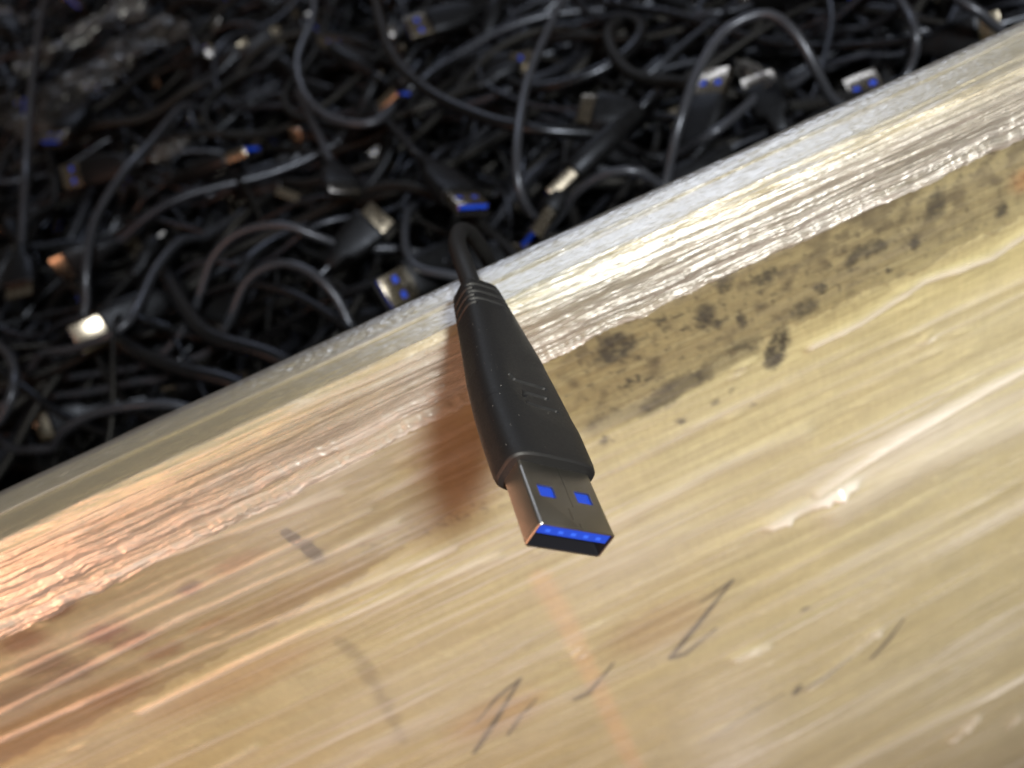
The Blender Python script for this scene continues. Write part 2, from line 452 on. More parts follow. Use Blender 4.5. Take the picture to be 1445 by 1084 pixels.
def rim_layer(seed, off, low, hz_in, hz_out, rope):
    prof = [(128.0, -150), (128.0, -108), (127.9, -104.6), (127.2, -103.0), (125.8, -102.3), (121, -102.1), (116, -102.2), (114.3, -102.5), (113.3, -103.4), (112.9, -105)]
    prof += [(wall_y(-105 - d) - .9, -105 - d) for d in np.linspace(1.5, low - 3, 9)]
    P2, t = resample(prof, 330)
    for _ in range(30): P2[1:-1] = (P2[:-2] + 2 * P2[1:-1] + P2[2:]) / 4
    nrm = frame(P2)
    if nrm[150] @ np.array([0, 1]) < 0: nrm = -nrm
    x = np.arange(-150, 165, .45)
    X, T = np.meshgrid(x, t, indexing='ij')
    t0, t1 = t[0], t[-1]
    u = (T - 46) / (t1 - 46)                                  # 0 at the inner top edge, 1 at the lower hem
    body = sstep(-.35, .05, u)
    A = T - 46 + .9 * fbm(X / 50, X * 0, 2, seed + 3) + .012 * X   # mm across the rim from its inner edge
    sh = T - .012 * X
    big = fbm(X / 70, sh / 3.2, 3, seed); mid = fbm(X / 40, sh / 1.3, 3, seed + 20); small = fbm(X / 1.5, sh / .6, 3, seed + 40)
    ridge = 1 - np.abs(fbm(X / 60, sh / 2.0, 3, seed + 60)) * 2.6
    hem = np.exp(-((u - .96) / .045) ** 2) + .55 * np.exp(-((u - .80) / .05) ** 2)
    gath = sstep(-.1, .4, fbm(X / 30, sh / 5, 2, seed + 80))   # where the film is bunched up
    inner = 1 - sstep(6.8, 7.6, A); spark = np.exp(-((A - 4.2) / 1.5) ** 2) * (.5 + .9 * sstep(-.3, .3, fbm(X / 18, A / 3, 2, seed + 81)))
    bare = sstep(7.4, 8.2, A) * (1 - sstep(12.4, 13.2, A)); side = sstep(12.6, 13.6, A)
    rough = np.clip(.35 * inner + 1.3 * spark + side * (.2 + .6 * gath), 0, 1.6)
    lines = .9 * np.exp(-((A - 7.5) / .35) ** 2) + .55 * np.exp(-((A - 13.2) / .3) ** 2) + .5 * np.exp(-((A - 1.6) / .8) ** 2)
    disp = off + body * ((.42 * big + .24 * mid + .38 * np.clip(ridge, 0, 1) ** 3) * (.35 * inner + .15 * bare + side) + .5 * lines + .085 * small * rough + .26 * spark * small * (.4 + sstep(-.2, .4, fbm(X / 6, A / 2, 2, seed + 83)))) + rope * hem * (.35 + .7 * np.clip(1 - np.abs(fbm(X / 16, sh / .8, 4, seed + 90)) * 2.4, 0, 1) + .35 * fbm(X / 7, sh / 2, 3, seed + 91) + .10 * small)
    # the lower hem is ragged and wanders: lower on the left than on the right
    want = np.interp(x, [-110, -60, -20, 10, 45, 80, 130], [20.5, 18.5, 15.5, 13.5, 12.2, 12.4, 12.0]) * (low / 18)
    rag = (.8 * fbm(x / 14, x * 0, 5, seed + 100, .6) + .22 * fbm(x / 1.1, x * 0 + 3, 3, seed + 110))
    k = (want + 2.5 * rag) / low
    Pz = np.repeat(P2[None, :, 1], len(x), 0).copy(); Py = np.repeat(P2[None, :, 0], len(x), 0).copy()
    f = -105 - Pz
    Pz = np.where(f > 0, -105 - f * k[:, None], Pz)
    Py = np.where(f > 0, wall_y(Pz) - .9, Py)
    Y = Py + disp * nrm[None, :, 0]; Z = Pz + disp * nrm[None, :, 1]
    V = W(np.stack([X, Y, Z], -1).reshape(-1, 3)) - FL
    me = quad_mesh('rim_fold', V, grid_quads(len(x), len(t)))
    st = sstep(-.2, .45, fbm(X / 75, sh / 1.4, 4, seed + 7))
    st2 = sstep(.0, .45, fbm(X / 7, sh / .8, 4, seed + 8))
    cold = .7 + .3 * sstep(-60, 20, X)
    haze = .95 * hz_in * inner * cold * (.75 + .5 * st + 1.0 * spark * st2 - .35) + hz_out * side * (.15 + 1.1 * st * (.3 + .7 * gath)) + .26 * st2 * rough * side + .24 * hem * rope + .5 * np.exp(-((A - 7.5) / .3) ** 2) * st
    fattr(me, 'haze', np.clip(haze * body + .04, 0, .92))
    return link('rim_fold', me, M['film_rim'], film)


rim_layer(200, 0.45, 18, .26, .46, 1.0)
rim_layer(400, 1.0, 13, .10, .16, .5)

# face sheet
xs = np.arange(-190, 191, .8); ss = np.arange(6, 470, .62)
XX, SS = np.meshgrid(xs, ss, indexing='ij'); ZZ = TOPZ - SS
WXs = fbm(XX / 90, SS / 40, 3, 301)
shear = .02 + .17 * sstep(40, 250, SS) * sstep(-40, 120, XX)
q = SS + shear * XX + 2.2 * WXs
sc = 1 + SS / 110
big = fbm(XX / 120, q / (9 * 1), 3, 310); mid = fbm(XX / 70, q / 3.0, 4, 320); fin = fbm(XX / 45, q / 1.1, 3, 330)
dsp = .8 + .50 * big + .30 * mid + .07 * fin
hz = .13 + .36 * sstep(-.05, .5, mid) * sstep(-.3, .4, big) + (.16 - .10 * sstep(-30, 40, XX)) * sstep(.0, .5, fin) + .22 * sstep(.1, .5, fbm(XX / 160, q / 22, 3, 340))
streak = sstep(.10, .30, fbm(XX / 260, q / 2.0, 3, 350)) * sstep(-.25, .3, fbm(XX / 90, q / 18, 2, 351)) * sstep(140, 30, SS - .5 * XX * 0 + 60 * sstep(-40, 60, XX))
hz += (.28 + .20 * sstep(40, -60, XX) * 0 + .24 * (1 - sstep(-60, 40, XX))) * streak
dsp += .12 * streak
hz += .16 * sstep(.04, .26, fbm(XX / 420, q / 1.2, 2, 370)) * sstep(-.3, .25, fbm(XX / 120, q / 10, 2, 371))


def crease(pts, wd, hgt, haze):  # haze: how strongly the fold's highlight is whitened in
    global dsp, hz
    P = [on_wall(*p) for p in pts]; d = np.full(XX.shape, 1e9)
    for p, e in zip(P[:-1], P[1:]):
        a = np.array([p[0], TOPZ - p[2]]); v = np.array([e[0], TOPZ - e[2]]) - a
        t = np.clip(((XX - a[0]) * v[0] + (SS - a[1]) * v[1]) / (v @ v), 0, 1)
        d = np.minimum(d, np.hypot(XX - a[0] - t * v[0], SS - a[1] - t * v[1]))
    k = np.exp(-(d / wd) ** 2)
    dsp = dsp + hgt * k; hz = hz + haze * k  # fold highlights are also whitened into the haze


clearz = 1 - .85 * sstep(-25, 15, XX) * (1 - sstep(26, 44, SS - .10 * XX))
hz = (hz - .02) * clearz * (1 - .55 * (1 - sstep(-95, -30, XX)) * (1 - sstep(70, 110, SS))); dsp = .8 + (dsp - .8) * (.35 + .65 * clearz)
for c in [([(1140, 486), (1210, 452), (1299, 393), (1394, 360), (1445, 325)], .8, .55, .5), ([(1150, 690), (1250, 625), (1445, 512)], 1.1, 1.2, .35),
          ([(1180, 720), (1300, 650), (1445, 590)], 5.0, 1.0, .22), ([(1085, 735), (1140, 705), (1195, 682)], 2.2, 1.2, .25),
          ([(1140, 968), (1235, 890)], 1.6, .8, .2), ([(1035, 925), (1080, 910)], 1.6, 1.0, .2), ([(860, 740), (1000, 660), (1130, 610)], 3, .5, .12),
          ([(0, 1000), (250, 870), (560, 735)], .8, .5, .2), ([(0, 880), (200, 790), (480, 690)], .7, .5, .18), ([(0, 1040), (300, 905), (640, 770)], .8, .5, .2),
          ([(0, 955), (160, 880), (520, 715)], .6, .5, .18), ([(200, 1000), (420, 890), (700, 780)], 1.1, .5, .2), ([(300, 1084), (360, 1050)], 1.2, .5, .2),
          ([(1180, 1084), (1320, 1010), (1445, 950)], 4, 1.4, .25), ([(1340, 1040), (1375, 1010)], 2.0, 1.6, .25), ([(1420, 1020), (1436, 1005)], 1.6, 1.4, .25)]:
    crease(*c)
for px, py, n in [(1105, 728, 7), (1170, 695, 10), (1185, 690, 6), (1362, 1022, 8), (1432, 1010, 5), (806, 915, 4), (818, 922, 4), (1055, 917, 5), (1235, 890, 4), (1310, 475, 3), (1040, 520, 3), (1345, 940, 3), (1160, 705, 6)]:
    p = on_wall(px, py); cx, cs = p[0], TOPZ - p[2]
    hz += .34 * np.exp(-((XX - cx) / (1.0 + .3 * n)) ** 2 - ((SS - cs + .25 * (XX - cx)) / (.5 + .10 * n)) ** 2) * (.4 + .9 * sstep(-.2, .3, fbm(XX / 1.6, SS / 1.2, 2, 900)))  # white glints painted as local haze
    for _ in range(n * 2):
        ax, as_ = cx + RNG.normal() * 2.4, cs + RNG.normal() * 1.0
        dsp += RNG.uniform(.2, .5) * np.exp(-((XX - ax) / RNG.uniform(.7, 1.3)) ** 2 - ((SS - as_ + .3 * (XX - ax)) / .6) ** 2)
for px, py, a, b, k in [(1030, 1040, 18, 40, .22), (880, 790, 25, 14, .20), (770, 740, 20, 9, .14), (1300, 620, 40, 18, .10), (560, 960, 30, 14, .10), (140, 1050, 30, 8, .14)]:
    p = on_wall(px, py); hz += k * np.exp(-((XX - p[0]) / a) ** 2 - ((SS - TOPZ + p[2]) / b) ** 2)
# little dimples that catch the lamps
for _ in range(420):
    cx, cs = RNG.uniform(-150, 160), RNG.uniform(14, 380)
    i0, i1 = np.searchsorted(xs, [cx - 9, cx + 9]); j0, j1 = np.searchsorted(ss, [cs - 5, cs + 5])
    a, b = RNG.uniform(.6, 3.0), RNG.uniform(.3, .8)
    k = np.exp(-(((XX[i0:i1, j0:j1] - cx)) / a) ** 2 - ((SS[i0:i1, j0:j1] - cs) / b) ** 2)
    dsp[i0:i1, j0:j1] += RNG.uniform(.1, .45) * k
Y = wall_y(ZZ) - .35 - np.clip(dsp, .05, 6)
V = W(np.stack([XX, Y, ZZ], -1).reshape(-1, 3)) - FL
me = quad_mesh('face_sheet', V, grid_quads(len(xs), len(ss)))
me.flip_normals()
fattr(me, 'haze', np.clip(hz, .02, .8))
link('face_sheet', me, M['film'], film)


# ------------------------------------------------------------------ cable building blocks
def catmull(P, step):
    P = np.asarray(P, float)
    Q = np.vstack([2 * P[0] - P[1], P, 2 * P[-1] - P[-2]])
    out = []
    for i in range(1, len(Q) - 2):
        n = max(2, int(np.linalg.norm(Q[i + 1] - Q[i]) / step))
        t = np.linspace(0, 1, n, endpoint=False)[:, None]
        a, b, c, d = Q[i - 1], Q[i], Q[i + 1], Q[i + 2]
        out.append(.5 * (2 * b + (c - a) * t + (2 * a - 5 * b + 4 * c - d) * t ** 2 + (3 * b - a - 3 * c + d) * t ** 3))
    out.append(P[-1:])
    return np.vstack(out)


def tube(P, r, sides=8):
    P = np.asarray(P, float); n = len(P)
    T = np.gradient(P, axis=0); T /= np.linalg.norm(T, axis=1)[:, None] + 1e-9
    nn = np.empty_like(P); v = np.cross(T[0], [0.1, .2, 1]); nn[0] = v / np.linalg.norm(v)
    for i in range(1, n):
        v = nn[i - 1] - T[i] * (nn[i - 1] @ T[i]); nn[i] = v / (np.linalg.norm(v) + 1e-9)
    bb = np.cross(T, nn)
    a = np.linspace(0, 2 * np.pi, sides, endpoint=False)
    V = P[None] + r * (np.cos(a)[:, None, None] * nn[None] + np.sin(a)[:, None, None] * bb[None])
    return V.reshape(-1, 3), grid_quads(sides, n, True)


def loft(stations, na, power, ribs=(), emboss=None, nz_=None):
    """stations (z, half width, half height) along the plug axis -> closed superellipse body, mm"""
    st = np.array(stations, float)
    z = np.linspace(st[0, 0], st[-1, 0], nz_) if nz_ else st[:, 0]
    if nz_: z = np.unique(np.r_[z, st[:, 0]])
    o = np.argsort(st[:, 0]); hw = np.interp(z, st[o, 0], st[o, 1]); hh = np.interp(z, st[o, 0], st[o, 2])
    if nz_:
        for _ in range(2):
            k = (z > st[o, 0][1] + 1) & (z < st[o, 0][-1] - 2.5)
            h2 = hw.copy(); h2[2:-2] = (hw[:-4] + hw[1:-3] + hw[2:-2] + hw[3:-1] + hw[4:]) / 5; hw = np.where(k, h2, hw)
    a = np.linspace(0, 2 * np.pi, na, endpoint=False)
    c, s = np.cos(a), np.sin(a)
    cx = np.sign(c) * np.abs(c) ** (2 / power); sy = np.sign(s) * np.abs(s) ** (2 / power)
    A, Zm = np.meshgrid(a, z, indexing='ij')
    X = cx[:, None] * hw[None]; Y = sy[:, None] * hh[None]
    if len(ribs):
        for zr, top in ribs:
            wgt = np.clip(np.abs(np.sin(A)) if top else np.abs(np.cos(A)), 0, 1)
            arc = sstep(.45, .62, wgt)
            gr = np.exp(-((Zm - zr) / .36) ** 4) * arc
            L = np.hypot(X, Y) + 1e-6
            X = X - X / L * .55 * gr; Y = Y - Y / L * .55 * gr
    if emboss is not None: X, Y = emboss(X, Y, Zm)
    V = np.stack([X, Y, Zm], -1).reshape(-1, 3)
    Q = [tuple(q) for q in grid_quads(na, len(z), True)]
    n = len(z)
    caps = [tuple(i * n for i in range(na)), tuple(i * n + n - 1 for i in reversed(range(na)))]
    me = mesh('plug_grip', V / 1000, Q + caps)
    bm = bmesh.new(); bm.from_mesh(me); bmesh.ops.recalc_face_normals(bm, faces=bm.faces); bm.to_mesh(me); bm.free()
    for p in me.polygons:
        if len(p.vertices) > 4: p.use_smooth = False
    return me


def rrect(hw, hh, r, seg):
    P = []
    for sx, sy, a0 in ((1, 1, 0), (-1, 1, 90), (-1, -1, 180), (1, -1, 270)):
        for k in range(seg + 1):
            a = math.radians(a0 + 90 * k / seg)
            P.append((sx * (hw - r) + r * math.cos(a), sy * (hh - r) + r * math.sin(a)))
    return P


def make_shell(seg, cuts, hw=6.0, hh=2.25, z0=-14.0):
    o = rrect(hw, hh, .5, seg); i = rrect(hw - .3, hh - .3, .3, seg); n = len(o)
    rings = [[(x * 1.0, y, z0) for x, y in o], [(x, y, -.12) for x, y in o], [(x * .985, y * .965, 0) for x, y in o], [(x, y, -.05) for x, y in i], [(x, y, z0) for x, y in i]]
    V = [v for r in rings for v in r]
    Fc = []
    for k in range(5):
        a, b = k * n, ((k + 1) % 5) * n
        for j in range(n): Fc.append((a + j, a + (j + 1) % n, b + (j + 1) % n, b + j))
    me = mesh('plug_shell', np.array(V) / 1000, Fc, False)
    bm = bmesh.new(); bm.from_mesh(me); bmesh.ops.recalc_face_normals(bm, faces=bm.faces); bm.to_mesh(me); bm.free()
    bm = bmesh.new()
    for x0, x1, zz0, zz1 in cuts:
        r = bmesh.ops.create_cube(bm, size=1)
        bmesh.ops.scale(bm, vec=((x1 - x0) / 1000, .0012, (zz1 - zz0) / 1000), verts=r['verts'])
        bmesh.ops.translate(bm, vec=((x0 + x1) / 2000, hh / 1000, (zz0 + zz1) / 2000), verts=r['verts'])
    cm = bpy.data.meshes.new('cutter'); bm.to_mesh(cm); bm.free()
    a = bpy.data.objects.new('plug_shell', me); b = bpy.data.objects.new('cutter', cm)
    COL.objects.link(a); COL.objects.link(b)
    md = a.modifiers.new('cut', 'BOOLEAN'); md.object = b; md.operation = 'DIFFERENCE'; md.solver = 'EXACT'; md.use_self = True
    dg = bpy.context.evaluated_depsgraph_get()
    res = bpy.data.meshes.new_from_object(a.evaluated_get(dg)); res.name = 'plug_shell'
    bpy.data.objects.remove(a); bpy.data.objects.remove(b)
    for p in res.polygons: p.use_smooth = True
    ef = res.edges
    bm = bmesh.new(); bm.from_mesh(res)
    for e in bm.edges:
        if len(e.link_faces) == 2 and e.calc_face_angle(0) > .6: e.smooth = False
    bm.to_mesh(res); bm.free()
    return res


def box_mesh(name, x0, x1, y0, y1, z0, z1, bev=0.0):
    bm = bmesh.new(); r = bmesh.ops.create_cube(bm, size=1)
    bmesh.ops.scale(bm, vec=(x1 - x0, y1 - y0, z1 - z0), verts=bm.verts)
    bmesh.ops.translate(bm, vec=((x0 + x1) / 2, (y0 + y1) / 2, (z0 + z1) / 2), verts=bm.verts)
    if bev: bmesh.ops.bevel(bm, geom=bm.edges[:], offset=bev, segments=2, affect='EDGES')
    bmesh.ops.scale(bm, vec=(.001,) * 3, verts=bm.verts)
    me = bpy.data.meshes.new(name); bm.to_mesh(me); bm.free()
    return me


HOLES = [(-4.3, -1.75, -7.35, -5.18), (1.75, 4.3, -7.35, -5.18)]
SEAM = [(.44, .53, -12, -4.0), (-.44, -.35, -3.7, -1.6), (.42, .50, -1.1, .3)]
SHELL_FINE = make_shell(6, HOLES + SEAM)
SHELL = make_shell(2, HOLES)
SHELL.materials.append(M['metal']); SHELL_FINE.materials.append(M['metal_dark'])
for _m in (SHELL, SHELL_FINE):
    _m.materials.append(M['metal_shade'])  # shade inside the shell, painted as darker metal
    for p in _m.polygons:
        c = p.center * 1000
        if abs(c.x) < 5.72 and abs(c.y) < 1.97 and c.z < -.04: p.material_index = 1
TONGUE = box_mesh('plug_tongue', -5.6, 5.6, .15, 1.88, -12, -.30, .06); TONGUE.materials.append(M['blue'])
GST = [(-60.6, 3.2, 2.9), (-60.2, 3.9, 3.5), (-58.6, 4.15, 3.65), (-50, 5.15, 3.8), (-40, 6.3, 4.0), (-33, 7.15, 4.1), (-25, 7.65, 4.15), (-19, 7.75, 4.15),
       (-13, 7.6, 4.15), (-12.0, 7.45, 4.05), (-11.6, 7.1, 3.75)]
RIBS = [(-58.0, True), (-55.4, True), (-52.8, True), (-56.7, False), (-54.1, False), (-51.5, False)]
GRIP = loft([(-48, 2.2, 2.2), (-47.5, 2.9, 2.8), (-38, 3.5, 3.2), (-37.6, 3.9, 3.5), (-35, 5.6, 3.9), (-30, 7.2, 4.1), (-20, 7.8, 4.2), (-12.5, 7.6, 4.1), (-11.7, 7.1, 3.7)], 16, 3.6)
GRIP.materials.append(M['grip'])
RELIEF = None
MGRIP = loft([(-30, 2.0, 2.0), (-29.5, 2.7, 2.6), (-22, 3.4, 3.0), (-20, 6.6, 3.4), (-8, 8.0, 3.6), (-6.6, 8.0, 3.5), (-6.2, 7.5, 3.0)], 14, 3.4)
MGRIP.materials.append(M['grip'])
MSHELL = make_shell(2, [(-3.2, -2.2, -4, -3), (2.2, 3.2, -4, -3)], 6.1, .95, -8.0); MSHELL.name = 'plug_shell'
MSHELL.materials.append(M['metal'])
MTONGUE = box_mesh('plug_tongue', -5.2, 5.2, -.3, .3, -8, -.5, .03); MTONGUE.materials.append(M['grip'])


def add_plug(root, tip, axis, up, kind='usb'):
    """plug with its tip at `tip` (mm), pointing along axis, its hole side turned to `up`; returns where the cord leaves"""
    z = np.array(axis, float); z /= np.linalg.norm(z)
    if kind == 'usb_side': up = np.cross(z, up); kind = 'usb'
    y = np.array(up, float) - z * (np.array(up) @ z); y /= np.linalg.norm(y)
    x = np.cross(y, z)
    R = Matrix(((x[0], y[0], z[0], 0), (x[1], y[1], z[1], 0), (x[2], y[2], z[2], 0), (0, 0, 0, 1)))
    R.translation = Vector(W(tip)) - root.location
    if kind == 'usb':
        parts = (('plug_grip', GRIP), ('plug_shell', SHELL), ('plug_tongue', TONGUE)); L = 47
    else:
        parts = (('plug_grip', MGRIP), ('plug_shell', MSHELL), ('plug_tongue', MTONGUE)); L = 29
    sh = None
    for n, me in parts:
        o = bpy.data.objects.new(n, me); COL.objects.link(o)
        o.parent = sh if n == 'plug_tongue' else root
        if n != 'plug_tongue': o.matrix_local = R
        if n == 'plug_shell': sh = o
    return np.array(tip) - z * L, -z


def add_cord(root, P, r, m=None, sides=8):
    V, Q = tube(P, r, sides)
    me = quad_mesh('cord', W(V) - np.array(root.location), Q)
    return link('cord', me, m or M['cord'], root)


# ------------------------------------------------------------------ the cable over the rim
POSE = np.array([-2.43718196, -0.49072346, -0.50934137]); TR = np.array([7.73560449, 20.62054862, 104.79952754])
_t = np.linalg.norm(POSE); _k = POSE / _t
K = np.array([[0, -_k[2], _k[1]], [_k[2], 0, -_k[0]], [-_k[1], _k[0], 0]])
RC = np.eye(3) + math.sin(_t) * K + (1 - math.cos(_t)) * K @ K
B = np.stack([right, down, fw], 1)                  # camera axes -> world
RW = B @ RC; TW = B @ TR                            # plug axes and tip (mm)
hero = thing('usb_cable', 'black USB cable with blue tongued metal plug draped out over the film wrapped rim', 'cable', W(TW - RW[:, 2] * 62), None)
HM = Matrix([[*RW[0], 0], [*RW[1], 0], [*RW[2], 0], [0, 0, 0, 1]])
HM.translation = Vector(W(TW)) - hero.location


def emboss(X, Y, Z):
    top = Y > 1.0
    d = ((X - 3.6) / 7.6) ** 2 + ((Z + 28.5) / 9.5) ** 2          # shallow thumb oval
    rr = np.sqrt(d)
    dep = .26 * (1 - sstep(.6, 1.05, rr))
    Y = np.where(top, Y - dep, Y)

    def seg(x0, z0, x1, z1, wd):
        e = np.array([x1 - x0, z1 - z0]); t = np.clip(((X - x0) * e[0] + (Z - z0) * e[1]) / (e @ e), 0, 1)
        return 1 - sstep(wd * .6, wd, np.hypot(X - x0 - t * e[0], Z - z0 - t * e[1]))
    s = np.maximum.reduce([seg(-2.9, -28.9, 3.0, -28.7, .44), seg(-1.4, -26.1, 2.4, -26.0, .44), seg(-1.8, -23.3, 3.4, -23.2, .40), seg(-3.2, -30.0, -2.4, -28.9, .3),
                           seg(-1.6, -26.1, -2.1, -24.8, .25)])
    return X, np.where(top, Y - .8 * s, Y)


hg = loft(GST, 300, 3.7, RIBS, emboss, 330)
grip = link('plug_grip', hg, M['rubber'], hero); grip.matrix_local = HM
sh = link('plug_shell', SHELL_FINE, None, hero); sh.matrix_local = HM
to = link('plug_tongue', TONGUE, None, hero); to.matrix_local = HM
for k in range(5):
    cx = -4.0 + 2.0 * k
    link('contact', box_mesh('contact', cx - .38, cx + .38, .62, 1.12, -.6, -.275), M['contact'], to)
# cord: back from the plug, over the rim, then folded down into the box
back = TW + RW @ np.array([0, 0, -58.]); back2 = TW + RW @ np.array([0, 0, -63.])
c1 = at_z(652, 366, -98.5); c2 = at_z(645, 343, -102); c3 = at_z(650, 326, -108.5); c4 = at_z(665, 331, -114)
c5 = at_z(683, 356, -123); c6 = at_z(702, 390, -138)
P = catmull([back, back2, c1, c2, c3, c4, c5, c6, c6 + (6, 4, -25), c6 + (14, 22, -52), c6 + (40, 60, -66), c6 + (90, 95, -72), c6 + (130, 150, -76)], 1.2)
add_cord(hero, P, 1.9, M['rubber'], 18)
# dust flecks on the rubber
DV, DF = [], []
hv = np.empty(len(hg.vertices) * 3, np.float32); hg.vertices.foreach_get('co', hv); hv = hv.reshape(-1, 3)
hn = np.empty(len(hg.vertices) * 3, np.float32); hg.vertices.foreach_get('normal', hn); hn = hn.reshape(-1, 3)
for i in RNG.choice(len(hv), 170, replace=False):
    if hn[i] @ np.array([-.35, .9, .1]) < .2: continue
    c = hv[i] + hn[i] * .00002; a = RNG.normal(size=3); a -= hn[i] * (a @ hn[i]); a /= np.linalg.norm(a); b = np.cross(hn[i], a)
    s = .00004 * RNG.uniform(.5, 1.6); k = RNG.uniform(.4, 1.0); n0 = len(DV)
    DV += [c - a * s, c + b * s * k, c + a * s, c - b * s * k, c + hn[i] * s * .6]; DF += [(n0, n0 + 1, n0 + 4), (n0 + 1, n0 + 2, n0 + 4), (n0 + 2, n0 + 3, n0 + 4), (n0 + 3, n0, n0 + 4)]
du = link('dust', mesh('dust', DV, DF), M['dust'], grip); du['kind'] = 'stuff'

# ------------------------------------------------------------------ the heap of cables in the box
PZ = -178.0                                          # general top of the heap (mm from the camera)
YMIN = 136.0


def tail(p, d, n, rs, drop):
    """wander on from p along d, sinking below the surface"""
    out = []; p = np.array(p, float); h = math.atan2(d[1], d[0]); kap = rs.uniform(-.02, .02); z = p[2]
    for i in range(n):
        kap = .8 * kap + rs.gauss(0, .006); h += kap * 14
        p = p + np.array([math.cos(h), math.sin(h), 0]) * 14
        if p[1] < YMIN + 8: h = math.pi / 2 + rs.uniform(-.8, .8); p[1] = YMIN + 8
        z += (min(drop, z) - z) * .35
        out.append((p[0], p[1], z + rs.uniform(-2, 2)))
    return out


def clampy(P):
    P = np.array(P, float); P[:, 1] = np.maximum(P[:, 1], YMIN); return P


GRP = 'cables heaped in the box'
used = 0


def posed(label, pts, plug=None, r=2.0, m=None, ends=(True, True), group=None):
    """a cable that shows: pts are (px, py, height over the heap); plug = (kind, up) fits a plug at the last point"""
    P = [at_z(x, y, PZ + h) for x, y, h in pts]
    rs = random.Random(label)
    root = thing('usb_cable', label, 'cable', W(np.mean(P, 0) * [1, 1, 0] + [0, 0, PZ - 15]), GRP)
    if plug:
        kind, up = plug
        ax = P[-1] - P[-2]
        b, bd = add_plug(root, P[-1], ax, up, kind)
        # drop path points that lie inside the plug
        axn = ax / np.linalg.norm(ax)
        body = [p for p in P[:-1] if (P[-1] - p) @ axn > (52 if kind[:3] == 'usb' else 34)]
        start = [b - axn * -3, b + bd * 10]
        if body: path = body + start[::-1]
        else: path = tail(b + bd * 10, bd, 16, rs, PZ - 22)[::-1] + start[::-1]
        if body and ends[0]: path = tail(path[0], path[0] - path[1], 14, rs, PZ - 22)[::-1] + path
    else:
        path = list(P)
        if ends[0]: path = tail(P[0], P[0] - P[1], 14, rs, PZ - 24)[::-1] + path
        if ends[1]: path = path + tail(P[-1], P[-1] - P[-2], 14, rs, PZ - 24)
    add_cord(root, catmull(clampy(path), 4), r, m)
    return root


UP = (0.1, -.35, 1)
SL = M['cord_lit']
posed('black cable whose plug lies just above the draped plug, blue tongue towards the rim', [(540, 165, 6), (585, 214, 10), (668, 296, 12)], ('usb', (.5, -.3, .8)), 1.8)
posed('black cable with a large plug grip and strain relief hanging by the left border', [(64, 0, 20), (50, 80, 22), (42, 160, 24), (37, 235, 24), (34, 290, 16), (28, 420, 0)], ('micro', UP), 1.9, SL)
posed('black cable whose metal plug points right with a blue end, left half of the heap', [(200, 285, 0), (292, 238, 6), (357, 213, 10)], ('usb', (0, .6, .8)), 1.7)
posed('black cable with a plug catching warm light low in the left part of the heap', [(260, 215, 0), (180, 232, 4), (92, 251, 6)], ('usb', (0, -.7, .6)), 1.7)
posed('cable with a small plug showing two blue holes beside the upright grey cord', [(150, 140, 0), (110, 165, 4), (72, 203, 6)], ('usb', (.3, .2, 1)), 1.7)
posed('cable whose brown looking metal plug stands up inside the tall loop', [(970, 250, -8), (985, 190, -2), (1012, 101, 8)], ('usb', (-.6, -.4, .6)), 1.7)
posed('cable with blue tongue peeping out above the right half of the rim', [(1262, 190, -16), (1232, 148, -12), (1211, 110, -8)], ('usb', (-.2, -.3, 1)), 1.7)
posed('cable with a whitish metal plug and blue holes near the top edge of the view', [(690, 10, 0), (650, 22, 4), (575, 44, 10)], ('usb', (.2, -.5, .8)), 1.7)
posed('pale cord hanging from the top edge and curving down to the bright plug shell', [(802, -10, 24), (770, 50, 28), (745, 112, 30), (732, 180, 30), (729, 240, 26), (738, 282, 18), (760, 310, 4)], None, 1.65, SL)
posed('cable with brightly lit plug shell touching the rim beside the draped cable', [(832, 205, 4), (790, 270, 8), (748, 341, 6)], ('usb_side', (.16, -.73, .65)), 1.65)
posed('cable with a copper tinted plug lying above the bright plug at the rim', [(900, 180, 0), (850, 205, 14), (772, 280, 10)], ('usb_side', (-.3, -.8, .6)), 1.7)
posed('cable with a beige lit plug at the left border beside the upright grey cord', [(-60, 175, 0), (-30, 168, 2), (36, 152, 6)], ('usb', (0, -.6, .7)), 1.7)
posed('cable with a small silver plug pointing left in the middle of the heap top', [(960, 172, 0), (900, 162, 2), (818, 154, 6)], ('micro', (0, -.5, .8)), 1.7)
posed('cable with a flat grey connector and brass contacts pointing at the draped plug', [(420, 130, 2), (452, 195, 8), (488, 275, 10)], ('micro', (.5, .3, .8)), 1.8, SL)
posed('cable with blue lit plug beside the coil at the top of the heap', [(520, 100, 0), (500, 85, 4), (462, 58, 8)], ('usb', (.4, .3, .8)), 1.7)
posed('cable ending in a wide rounded connector left of the draped plug', [(440, 400, 0), (470, 370, 4), (540, 300, 8)], ('micro', (.2, -.6, .8)), 1.7)
posed('thick black cable sweeping in a long curve across the top middle', [(528, -10, 26), (552, 72, 28), (600, 125, 28), (680, 165, 26), (760, 184, 22), (850, 192, 12)], None, 2.4)
posed('slate cable arching in a tall loop just behind the right half of the rim', [(938, 260, 8), (958, 175, 24), (990, 90, 32), (1030, 38, 36), (1085, 20, 36), (1125, 52, 30), (1152, 100, 20), (1180, 145, 6)], None, 1.75, SL)
posed('cable coiled in nested bends under the top edge, left of the long curve', [(448, -10, 22), (440, 30, 22), (420, 85, 20), (432, 135, 16), (470, 168, 14), (530, 172, 10), (575, 130, 6)], None, 1.8, SL)
posed('cable bent in a short bluish hook right beside the draped cable', [(575, 300, 0), (572, 345, 6), (590, 378, 8), (650, 392, 4)], None, 1.65, SL)
posed('cable arching low over the heap left of the draped plug, uppermost of three arcs', [(278, 428, 2), (300, 365, 14), (340, 328, 20), (400, 318, 20), (450, 335, 12), (500, 350, 2)], None, 1.65, SL)
